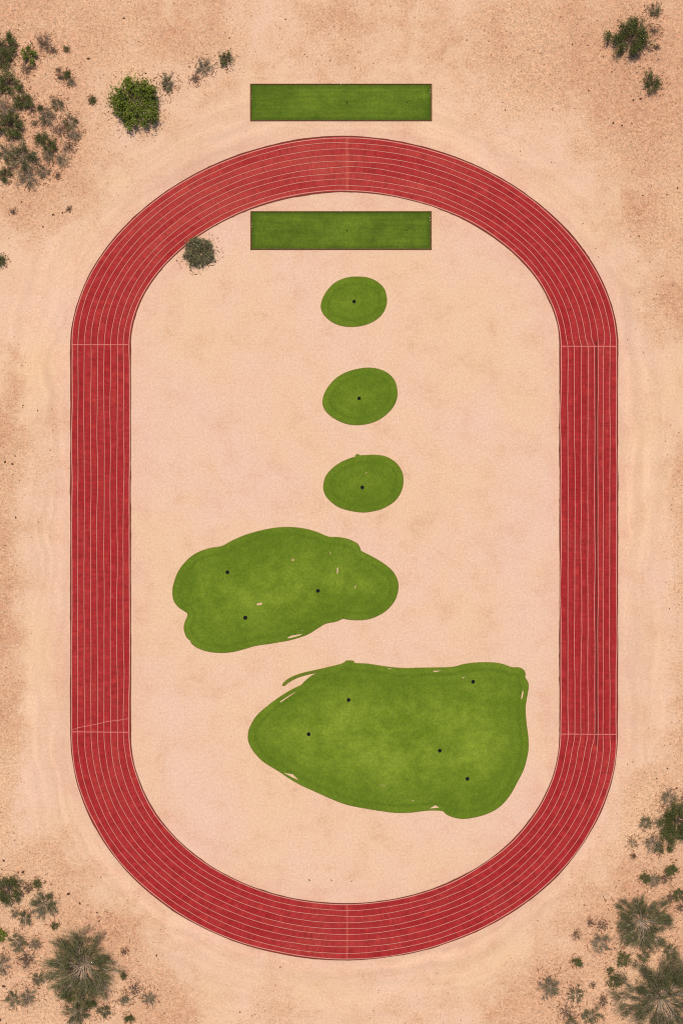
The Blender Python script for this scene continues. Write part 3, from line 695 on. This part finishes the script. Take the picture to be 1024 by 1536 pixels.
TL = 'shrubs in the upper left corner'; TR = 'shrubs in the upper right corner'
BL = 'shrubs in the lower left corner'; BR = 'shrubs in the lower right corner'; RE = 'shrubs at the right edge'
pi = math.pi
SH = [
 # upper left
 ('round_bush', 205, 158, 37, 'leafy', 'large round bright green bush standing alone above the track bend', TL, dict(hf=.6, nprim=34, even=True)),
 ('round_bush', 299, 379, 24, 'dusty', 'round dusty green bush touching the inner edge of the track', None, dict(hf=.34, leafk=1.5, nprim=30, even=True)),
 ('desert_shrub', 14, 70, 20, 'dark', 'dark green shrub at left edge, topmost of the upper left thicket', TL, {}),
 ('desert_shrub', 6, 93, 17, 'dark', 'dark shrub cut by the left edge, below the topmost green shrub', TL, {}),
 ('desert_shrub', 46, 84, 14, 'leafy', 'small compact bright green shrub beside a brown twiggy scrub', TL, dict(hf=.8)),
 ('dry_shrub', 41, 104, 11, 'brown', 'dark brown twigs lying just below the small bright green shrub', TL, {}),
 ('dry_shrub', 67, 68, 15, 'brown', 'brown twiggy scrub with a long bare stalk pointing down', TL, dict(off=(0, 5), leafk=1.5)),
 ('dry_shrub', 80, 76, 7, 'brown', 'little reddish brown scrub at the lower right of the stalked scrub', TL, {}),
 ('low_tuft', 100, 74, 5, 'dark', 'tiny dark tuft alone to the right of the brown twiggy scrub', TL, {}),
 ('low_tuft', 88, 106, 5, 'brown', 'tiny brown tuft just above the three-clump scrub', TL, {}),
 ('low_tuft', 102, 113, 8, 'dark', 'small dark scrub of three clumps on bare sand, upper left', TL, dict(lobes=[1.6, 3.6])),
 ('dry_shrub', 107, 124, 8, 'grey', 'small grey scrub touching the three-clump dark scrub', TL, {}),
 ('low_tuft', 92, 117, 6, 'brown', 'dark brown clump left of the small grey scrub', TL, dict(squash=.5, leafk=2)),
 ('low_tuft', 139, 151, 6, 'dark', 'tiny lone tuft left of the large round green bush', TL, {}),
 ('desert_shrub', 14, 126, 22, 'dark', 'wide dark green shrub on the left edge above the grey thicket', TL, {}),
 ('desert_shrub', 36, 154, 18, 'dark', 'broad low green shrub at the top of the grey thicket', TL, dict(squash=.6, ang=.3)),
 ('low_tuft', 62, 163, 6, 'dark', 'narrow upright olive tuft right of the broad low green shrub', TL, {}),
 ('desert_shrub', 88, 157, 12, 'feather', 'small olive shrub at the upper right of the grey thicket', TL, {}),
 ('low_tuft', 50, 166, 7, 'brown', 'low dark brown scrub between the olive tuft and the broad shrub', TL, dict(squash=.5)),
 ('desert_shrub', 10, 168, 21, 'grey', 'grey green shrub on the left edge with pale bare stems', TL, {}),
 ('desert_shrub', 18, 190, 24, 'dark', 'darkest shrub of the thicket, below the pale stemmed grey shrub', TL, {}),
 ('desert_shrub', 72, 177, 16, 'grey', 'grey leafy shrub right of a bare sandy gap in the thicket', TL, dict(leafk=1.4)),
 ('low_tuft', 53, 185, 5, 'grey', 'tiny rounded tuft alone in the sandy gap of the thicket', TL, dict(hf=.8)),
 ('desert_shrub', 107, 184, 13, 'feather', 'olive shrub at the right-hand end of the grey thicket', TL, {}),
 ('dry_shrub', 112, 203, 12, 'grey', 'grey dry scrub under the olive shrub, right end of thicket', TL, {}),
 ('dry_shrub', 91, 196, 13, 'brown', 'tangle of bare brown twigs in the middle of the thicket', TL, dict(leafk=.8)),
 ('desert_shrub', 63, 210, 11, 'dark', 'round dark green shrub below the sandy gap', TL, {}),
 ('desert_shrub', 77, 219, 11, 'dark', 'green shrub touching the round dark one on its lower right', TL, dict(hf=.7)),
 ('dry_shrub', 104, 222, 11, 'brown', 'reddish dry scrub at the lower right of the thicket', TL, {}),
 ('desert_shrub', 93, 241, 12, 'grey', 'small dark grey shrub at the lower right corner of the thicket', TL, {}),
 ('desert_shrub', 74, 234, 11, 'grey', 'pale grey scrub between two green shrubs and the corner shrub', TL, {}),
 ('desert_shrub', 37, 237, 25, 'feather', 'largest olive shrub of the thicket with pale stems at its foot', TL, dict(leafk=1.2)),
 ('desert_shrub', 9, 230, 15, 'feather', 'loose olive shrub on the left edge beside the largest olive shrub', TL, {}),
 ('desert_shrub', 8, 263, 11, 'dark', 'isolated dark green shrub on the left edge under the thicket', TL, dict(hf=.7)),
 ('dry_shrub', 44, 266, 20, 'grey', 'spiky grey dry shrub, lowest of the upper left thicket', TL, dict(leafk=.7)),
 ('dry_shrub', 66, 258, 13, 'grey', 'grey brown scrub right of the lowest spiky shrub', TL, {}),
 ('low_tuft', 87, 264, 5, 'brown', 'tiny dark brown tuft just outside the thicket at its lower right', TL, dict(leafk=2)),
 ('low_tuft', 103, 314, 4, 'brown', 'tiny dark brown tuft on sand well below the thicket', TL, dict(leafk=2)),
 ('low_tuft', 20, 318, 5, 'brown', 'small brown tuft near the left edge well below the thicket', TL, dict(leafk=2)),
 ('desert_shrub', 2, 391, 10, 'dark', 'half-hidden dark shrub on the left edge beside the upper bend', None, {}),
 ('desert_shrub', 251, 126, 15, 'feather', 'grey green upright shrub next to the large round green bush', TL, dict(squash=1.25, lobes=[1.3, 4.9])),
 ('dry_shrub', 306, 101, 15, 'grey', 'grey brown dry shrub left of the small round dark bush', TL, dict(ang=.6)),
 ('low_tuft', 293, 119, 8, 'brown', 'small brown scrub at the lower left of the grey brown dry shrub', TL, {}),
 ('round_bush', 339, 90, 13, 'dark', 'small round dark bush, the one farthest from the upper left corner', TL, dict(hf=.7)),
 # upper right
 ('desert_shrub', 946, 63, 33, 'dark', 'large dark green shrub with bare branches showing at its middle', TR, dict(hf=.5, lobes=[2.0, 2.9, 3.6, 4.9, .2], bare=.12, off=(-2, 2))),
 ('desert_shrub', 980, 20, 13, 'feather', 'small spiky olive shrub above the large dark green one', TR, dict(lobes=[.9, 2.4], off=(1, 3))),
 ('dry_shrub', 979, 47, 10, 'brown', 'sparse red brown scrub between two upper right green shrubs', TR, dict(leafk=.6)),
 ('low_tuft', 984, 72, 5, 'brown', 'small olive brown tuft right of the large dark green shrub', TR, dict(leafk=2)),
 ('desert_shrub', 977, 128, 18, 'dark', 'small open shrub of separate clumps below the large dark green one', TR, dict(lobes=[2.0, .9, 3.2, 4.6], leafk=.8, off=(0, 2))),
 # right edge
 ('desert_shrub', 1013, 1230, 33, 'dark', 'large dark green shrub on the right edge, upper one of that side', RE, dict(lobes=[1.3, 2.9, 4.4, 0], bare=.1)),
 ('dry_shrub', 1002, 1196, 15, 'grey', 'faint grey scrub above the large green shrub at the right edge', RE, {}),
 ('low_tuft', 967, 1233, 10, 'feather', 'small olive tuft left of the large green shrub at the right edge', RE, {}),
 ('dry_shrub', 977, 1264, 17, 'grey', 'thin starry grey scrub with radiating bare stems', RE, dict(leafk=.6)),
 ('low_tuft', 987, 1271, 9, 'dark', 'dark tuft growing against the starry grey scrub', RE, {}),
 ('low_tuft', 1003, 1273, 5, 'dark', 'tiny dark tuft right of the starry grey scrub', RE, dict(leafk=1.6)),
 ('straw_tuft', 948, 1264, 9, 'yellow', 'yellow straw tuft on bare sand near the lower right bend', RE, dict(hf=.35)),
 ('low_tuft', 950, 1284, 4, 'brown', 'tiny dark tuft just below the yellow straw tuft', RE, dict(leafk=2.5)),
 ('low_tuft', 1006, 1304, 11, 'dark', 'flat dark green tuft near the right edge above a brown one', RE, dict(squash=.6, ang=.3)),
 ('low_tuft', 966, 1316, 9, 'dark', 'dark tuft at the left end of the grey scrub patch', BR, {}),
 ('dry_shrub', 980, 1319, 13, 'grey', 'low grey scrub between two dark tufts on the right', BR, {}),
 ('dry_shrub', 997, 1316, 10, 'brown', 'brown twigs under the flat dark green tuft', BR, {}),
 ('desert_shrub', 1017, 1341, 13, 'dark', 'dark green shrub cut by the right edge above the spreading shrub', BR, dict(squash=.7)),
 ('low_tuft', 1004, 1346, 8, 'brown', 'dark brown scrub joined to the shrub at the right edge', BR, dict(leafk=1.6)),
 ('low_tuft', 1019, 1361, 7, 'brown', 'small brown scrub cut by the right edge', BR, dict(leafk=1.6)),
 # lower right
 ('desert_shrub', 959, 1381, 47, 'feather', 'spreading olive shrub with bright green stems at its heart', BR, dict(hf=.42)),
 ('low_tuft', 884, 1383, 6, 'brown', 'small brown tuft above the star-shaped scrub', BR, dict(leafk=1.6)),
 ('dry_shrub', 902, 1388, 10, 'brown', 'reddish scrub at the left of the spreading olive shrub', BR, dict(leafk=.6)),
 ('low_tuft', 863, 1402, 7, 'brown', 'small lone brown tuft nearest the lower right bend', BR, dict(leafk=1.2)),
 ('desert_shrub', 899, 1412, 18, 'grey', 'star-shaped grey scrub between the brown tufts and the dark bush', BR, {}),
 ('round_bush', 933, 1437, 13, 'dark', 'small round dark green bush below the spreading olive shrub', BR, dict(hf=.7)),
 ('low_tuft', 865, 1442, 9, 'dark', 'small olive tuft with a twig trailing to its left', BR, dict(squash=.6, ang=-.6)),
 ('desert_shrub', 965, 1433, 11, 'feather', 'small feathery shrub on the upper left rim of the huge shrub', BR, {}),
 ('desert_shrub', 1003, 1425, 15, 'feather', 'feathery shrub on the upper rim of the huge corner shrub', BR, {}),
 ('desert_shrub', 992, 1494, 76, 'feather', 'huge olive shrub filling the lower right corner, with forked pale stems', BR, dict(hf=.4, leafk=.95)),
 ('dry_shrub', 824, 1478, 22, 'grey', 'dry grey shrub with fan-shaped clumps and one long pale stem', BR, dict(lobes=[2.0, 2.9, 4.2], leafk=.9)),
 ('desert_shrub', 863, 1490, 14, 'feather', 'compact olive shrub right of the dry fan-shaped shrub', BR, {}),
 ('desert_shrub', 921, 1470, 13, 'dark', 'dark green shrub against the left side of the huge corner shrub', BR, {}),
 ('low_tuft', 914, 1455, 6, 'dark', 'tiny dark green tuft above the dark shrub beside the huge one', BR, {}),
 ('low_tuft', 888, 1477, 4, 'brown', 'tiny brown tuft alone in the sand between two lower right shrubs', BR, dict(leafk=2)),
 ('dry_shrub', 903, 1500, 9, 'brown', 'upright dark brown scrub left of the huge corner shrub', BR, dict(squash=1.4, leafk=1.6)),
 ('desert_shrub', 885, 1522, 17, 'feather', 'olive shrub near the bottom edge, left of the huge corner shrub', BR, dict(squash=.75)),
 ('dry_shrub', 848, 1517, 14, 'brown', 'thin brown scrub under the compact olive shrub', BR, dict(leafk=.7)),
 ('desert_shrub', 857, 1535, 11, 'feather', 'olive shrub half cut by the bottom edge on the right', BR, {}),
 # lower left
 ('desert_shrub', 14, 1333, 25, 'dark', 'dark green shrub on the left edge, topmost of the lower left corner', BL, {}),
 ('low_tuft', 42, 1332, 8, 'brown', 'dark brown scrub at the right of the topmost lower left shrub', BL, dict(leafk=2)),
 ('low_tuft', 57, 1325, 8, 'dark', 'small square-looking tuft above the fan-shaped olive shrub', BL, {}),
 ('desert_shrub', 67, 1354, 23, 'feather', 'fan-shaped olive shrub with bare twigs on its upper side', BL, dict(lobes=[3.3, 4.2, 5.2, .4, 1.6])),
 ('low_tuft', 23, 1370, 7, 'grey', 'tiny grey tuft left of a small olive shrub, lower left', BL, {}),
 ('desert_shrub', 38, 1377, 11, 'feather', 'small olive shrub between the fan-shaped shrub and the left edge', BL, dict(squash=1.3)),
 ('low_tuft', 83, 1388, 6, 'dark', 'tiny dark tuft above the large spreading lower left shrub', BL, {}),
 ('desert_shrub', 2, 1403, 10, 'leafy', 'small bright green shrub cut by the left edge, lower left', BL, {}),
 ('desert_shrub', 28, 1412, 16, 'feather', 'mid-sized olive shrub beside the bright green one at the edge', BL, {}),
 ('low_tuft', 54, 1415, 10, 'grey', 'grey brown scrub right of the mid-sized olive shrub', BL, {}),
 ('dry_shrub', 41, 1438, 15, 'brown', 'brown green scrub left of the large spreading shrub', BL, dict(leafk=1.4)),
 ('dry_shrub', 3, 1446, 17, 'grey', 'tall grey scrub cut by the left edge, lower left', BL, dict(squash=1.4)),
 ('desert_shrub', 127, 1447, 60, 'feather', 'large spreading olive shrub with pale forked stems, lower left', BL, dict(hf=.42, off=(-4, 4))),
 ('desert_shrub', 58, 1467, 12, 'feather', 'olive shrub at the lower left flank of the large spreading one', BL, {}),
 ('desert_shrub', 20, 1497, 13, 'feather', 'isolated olive shrub near the left edge, next to grey dry scrub', BL, {}),
 ('dry_shrub', 43, 1494, 17, 'grey', 'grey dry scrub with radiating twigs, lower left', BL, dict(ang=.9, squash=.75)),
 ('desert_shrub', 105, 1494, 12, 'dark', 'dark tuft directly under the large spreading lower left shrub', BL, {}),
 ('low_tuft', 137, 1504, 10, 'dark', 'flat dark tuft above two small bottom shrubs', BL, dict(squash=.5)),
 ('desert_shrub', 117, 1517, 23, 'feather', 'wide olive shrub near the bottom edge under the large spreading one', BL, dict(squash=.8)),
 ('desert_shrub', 157, 1516, 11, 'feather', 'small upright shrub right of the wide olive bottom shrub', BL, {}),
 ('low_tuft', 188, 1498, 10, 'grey', 'grey green tuft under a brown twig scrub, lower left', BL, dict(squash=.6, ang=.4)),
 ('dry_shrub', 203, 1482, 12, 'brown', 'sparse reddish brown twigs right of the large spreading shrub', BL, dict(leafk=.5)),
 ('dry_shrub', 224, 1497, 13, 'grey', 'spiky grey scrub, rightmost of the lower left corner', BL, dict(lobes=[.7, 2.4, 4.2])),
 ('low_tuft', 194, 1527, 8, 'dark', 'small dark tuft by the bottom edge below the grey green tuft', BL, dict(squash=.6)),
 ('low_tuft', 187, 1427, 5, 'brown', 'tiny dark brown tuft right of the large spreading lower left shrub', BL, dict(leafk=2)),
 ('low_tuft', 186, 1463, 5, 'dark', 'tiny dark tuft on the right flank of the large spreading shrub', BL, dict(leafk=1.6)),
]
for (nm, a, b, R, sty, lab, grp, kw) in SH:
    cat = {'round_bush': 'bush', 'desert_shrub': 'shrub', 'dry_shrub': 'dry shrub', 'low_tuft': 'tuft', 'straw_tuft': 'tuft'}[nm]
    make_shrub(nm, a, b, R, sty, lab, grp, cat=cat, **kw)

# ------------------------------------------------------------------ stones, gravel and plant litter
OCT = np.array([(1, 0, 0), (-1, 0, 0), (0, 1, 0), (0, -1, 0), (0, 0, 1), (0, 0, -1)], float)
OF = np.array([(0, 2, 4), (2, 1, 4), (1, 3, 4), (3, 0, 4), (2, 0, 5), (1, 2, 5), (3, 1, 5), (0, 3, 5)])
def stone_mat(name, cols_):
    g = NT(name); t = g.attr('tint').outputs['Fac']
    c = g.mix(g.rng(t, 0, .5), cols_[0], cols_[1]); c = g.mix(g.rng(t, .5, 1.0), c, cols_[2]); g.base(c); return g.m
M_GRAV = stone_mat('gravel', [alb(150, 100, 72), alb(222, 172, 134), alb(255, 226, 196)])
n_try = 260000
xs = RNG.uniform(-66, 66, n_try); ys = RNG.uniform(-92, 92, n_try)
dd, sgn, _ = track_coords(xs, ys)
rr = rough_at(xs, ys)
keep = (dd > 1.2) & (RNG.random(n_try) < np.clip(rr * .75 + .004, 0, 1)) & ((sgn > 0) | (RNG.random(n_try) < .25))
px = xs / S + 512; py = 768 - ys / S
keep &= ~((px > 368) & (px < 655) & (py > 118) & (py < 190)) & ~((px > 368) & (px < 655) & (py > 310) & (py < 382))
keep &= ~((sgn < 0) & (px > 250) & (px < 810) & (py > 395) & (py < 1240))
xs, ys = xs[keep], ys[keep]; n = len(xs)
zs = ground_z(xs, ys, dd[keep])
sz = .05 + .08 * RNG.random(n) ** 2.2 + (RNG.random(n) < .03) * .07
V = OCT[None] * (sz[:, None, None] * RNG.uniform(.55, 1.35, (n, 6, 1))) * np.array([1, 1, .6])
a = RNG.uniform(0, 2 * pi, n); ca, sa = np.cos(a)[:, None], np.sin(a)[:, None]
V = np.stack([V[:, :, 0] * ca - V[:, :, 1] * sa, V[:, :, 0] * sa + V[:, :, 1] * ca, V[:, :, 2]], 2)
V += np.stack([xs, ys, zs + sz * .15], 1)[:, None]
F = (OF[None] + (np.arange(n) * 6)[:, None, None]).reshape(-1, 3)
tint = np.where(RNG.random(n) < .16, RNG.uniform(0, .4, n), RNG.uniform(.5, 1, n))
gv = np_mesh('gravel', V.reshape(-1, 3), F, M_GRAV, fattr={'tint': np.repeat(tint, 8)})
tag(gv, 'scattered light and dark gravel on the undisturbed soil around the track', 'gravel', kind='stuff')

# fallen twigs and leaf crumbs round the shrubs
LVv = []; tl = []
for (nm, px_, py_, R, sty, *_r) in SH:
    m = int(16 + R * 6.5)
    rad = R * S * (0.25 + 1.25 * RNG.random(m) ** .9); th = RNG.uniform(0, 2 * pi, m)
    LVv.append(np.stack([gx(px_) + rad * np.cos(th), gy(py_) + rad * np.sin(th)], 1))
Q = np.concatenate(LVv)
dq, sq, _ = track_coords(Q[:, 0], Q[:, 1]); Q = Q[dq > .6]; dq = dq[dq > .6]; n = len(Q)
zq = ground_z(Q[:, 0], Q[:, 1], dq)
L = RNG.uniform(.08, .6, n) ** 1.2; W = RNG.uniform(.015, .05, n); th = RNG.uniform(0, 2 * pi, n)
bx_ = np.array([(x, y, z) for z in (0, 1) for y in (-1, 1) for x in (-1, 1)], float)
BF = np.array([(0, 2, 3, 1), (4, 5, 7, 6), (0, 1, 5, 4), (2, 6, 7, 3), (0, 4, 6, 2), (1, 3, 7, 5)])
V = bx_[None] * np.stack([L / 2, W, W * 1.6], 1)[:, None]
c, s_ = np.cos(th)[:, None], np.sin(th)[:, None]
V = np.stack([V[:, :, 0] * c - V[:, :, 1] * s_, V[:, :, 0] * s_ + V[:, :, 1] * c, V[:, :, 2]], 2) + np.stack([Q[:, 0], Q[:, 1], zq - .005], 1)[:, None]
lit = np_mesh('plant_litter', V.reshape(-1, 3), (BF[None] + (np.arange(n) * 8)[:, None, None]).reshape(-1, 4),
              stone_mat('dry_litter', [alb(110, 72, 52), alb(150, 105, 78), alb(205, 165, 130)]), fattr={'tint': np.repeat(RNG.random(n), 6)})
tag(lit, 'fallen twigs and dry leaf crumbs on the soil beneath the shrubs', 'plant litter', kind='stuff')

# single dark stones one can pick out on the bare sand
M_STONE = stone_mat('dark_stone', [alb(96, 66, 50), alb(110, 78, 58), alb(130, 92, 70)])
def stone_mesh(seed):
    r = np.random.default_rng(seed); V = []; 
    nlon = 8; lat = [(-.5, .7), (0, 1), (.45, .8)]
    for z, q in lat:
        for k in range(nlon):
            t = 2 * pi * k / nlon; f = q * r.uniform(.75, 1.15); V.append((f * math.cos(t) * 1.15, f * math.sin(t) * .9, z * r.uniform(.8, 1.1)))
    V.append((0, 0, .7)); F = []
    for i in range(2):
        for k in range(nlon): F.append((i * nlon + k, i * nlon + (k + 1) % nlon, (i + 1) * nlon + (k + 1) % nlon, (i + 1) * nlon + k))
    for k in range(nlon): F.append((2 * nlon + k, 2 * nlon + (k + 1) % nlon, 3 * nlon, 3 * nlon))
    me = bpy.data.meshes.new('stone'); me.from_pydata(V, [], [f if f[2] != f[3] else f[:3] for f in F]); me.materials.append(M_STONE)
    return me
meshes = [stone_mesh(i) for i in range(4)]
STN = [(133, 88, 2.2), (344, 57, 1.3), (186, 27, 1.6), (947, 185, 1.3), (960, 148, 2), (882, 136, 1.5), (949, 150, 1.6), (917, 108, 1.4), (919, 184, 1.8), (932, 188, 1.6), (1015, 282, 1.7), (963, 293, 1.5),
       (999, 292, 1.4), (801, 76, 1.2), (858, 67, 1.5), (881, 68, 1.3), (757, 165, 1.2), (965, 1233, 1), (984, 1168, 1.2), (1014, 1182, 1.8), (1000, 1153, 1.3), (8, 693, 1.9), (19, 696, 1.9), (24, 776, 1.7), (23, 684, 1.2), (57, 616, 1.2),
       (35, 608, 1.2), (120, 1355, 2), (103, 1341, 2.4), (6, 1291, 2), (35, 1308, 2.4), (3, 1304, 1.4), (149, 1382, 1.6), (146, 1369, 1.5), (235, 1433, 1.6), (6, 1479, 2.6), (1, 1530, 2), (951, 1284, 2.2), (94, 319, 1.6), (80, 322, 1.8), (65, 340, 1.5), (33, 303, 1.5),
       (464, 1320, 1.4), (527, 1322, 1.1), (497, 1320, 1.1), (832, 1490, 1.3), (1013, 1290, 1.6), (500, 40, 1), (700, 60, 1.1), (560, 95, .9)]
for i, (a, b, r) in enumerate(STN):
    o = bpy.data.objects.new('stone', meshes[i % 4]); link(o)
    z = float(ground_z(np.array([gx(a)]), np.array([gy(b)]))[0])
    k = r * S * 1.0
    o.location = (gx(a), gy(b), z + k * .18); o.scale = (k, k * .9, k * .6); o.rotation_euler = (0, 0, i * 1.7)
    tag(o, 'small dark stone lying on bare sandy soil', 'stone', 'dark stones on bare soil')

# ------------------------------------------------------------------ light and camera
EL, AZ = math.radians(69), math.radians(-14)      # sun towards the top of the photo, a little to the left
sd = Vector((math.cos(EL) * math.sin(AZ), math.cos(EL) * math.cos(AZ), math.sin(EL)))
w = bpy.data.worlds.new('World'); scene.world = w; w.use_nodes = True
nt = w.node_tree; nt.nodes.clear()
sky = nt.nodes.new('ShaderNodeTexSky'); sky.sky_type = 'NISHITA'; sky.sun_disc = False
sky.sun_elevation = EL; sky.sun_rotation = AZ; sky.dust_density = 2.0
bg = nt.nodes.new('ShaderNodeBackground'); bg.inputs[1].default_value = .095
wo = nt.nodes.new('ShaderNodeOutputWorld'); nt.links.new(sky.outputs[0], bg.inputs[0]); nt.links.new(bg.outputs[0], wo.inputs[0])
sl = bpy.data.lights.new('sun', 'SUN'); sl.energy = 3.95; sl.angle = math.radians(5); sl.color = (1, .91, .79)
so = bpy.data.objects.new('sun', sl); link(so); so.rotation_euler = sd.to_track_quat('Z', 'Y').to_euler(); so.location = sd * 200

H = 215.0
cam = bpy.data.cameras.new('camera'); co = bpy.data.objects.new('camera', cam); link(co)
co.location = (0, 0, H); co.rotation_euler = (0, 0, 0)
cam.sensor_fit = 'VERTICAL'; cam.sensor_height = 24; cam.lens = 12 / (76.8 / H)
cam.clip_start = 1; cam.clip_end = 20000
scene.camera = co
vs = scene.view_settings
vs.view_transform = 'Standard'; vs.look = 'None'; vs.gamma = 1; vs.exposure = 0.0; vs.use_curve_mapping = False
scene.render.film_transparent = False
scene.cycles.use_denoising = False
scene.cycles.filter_width = 1.15
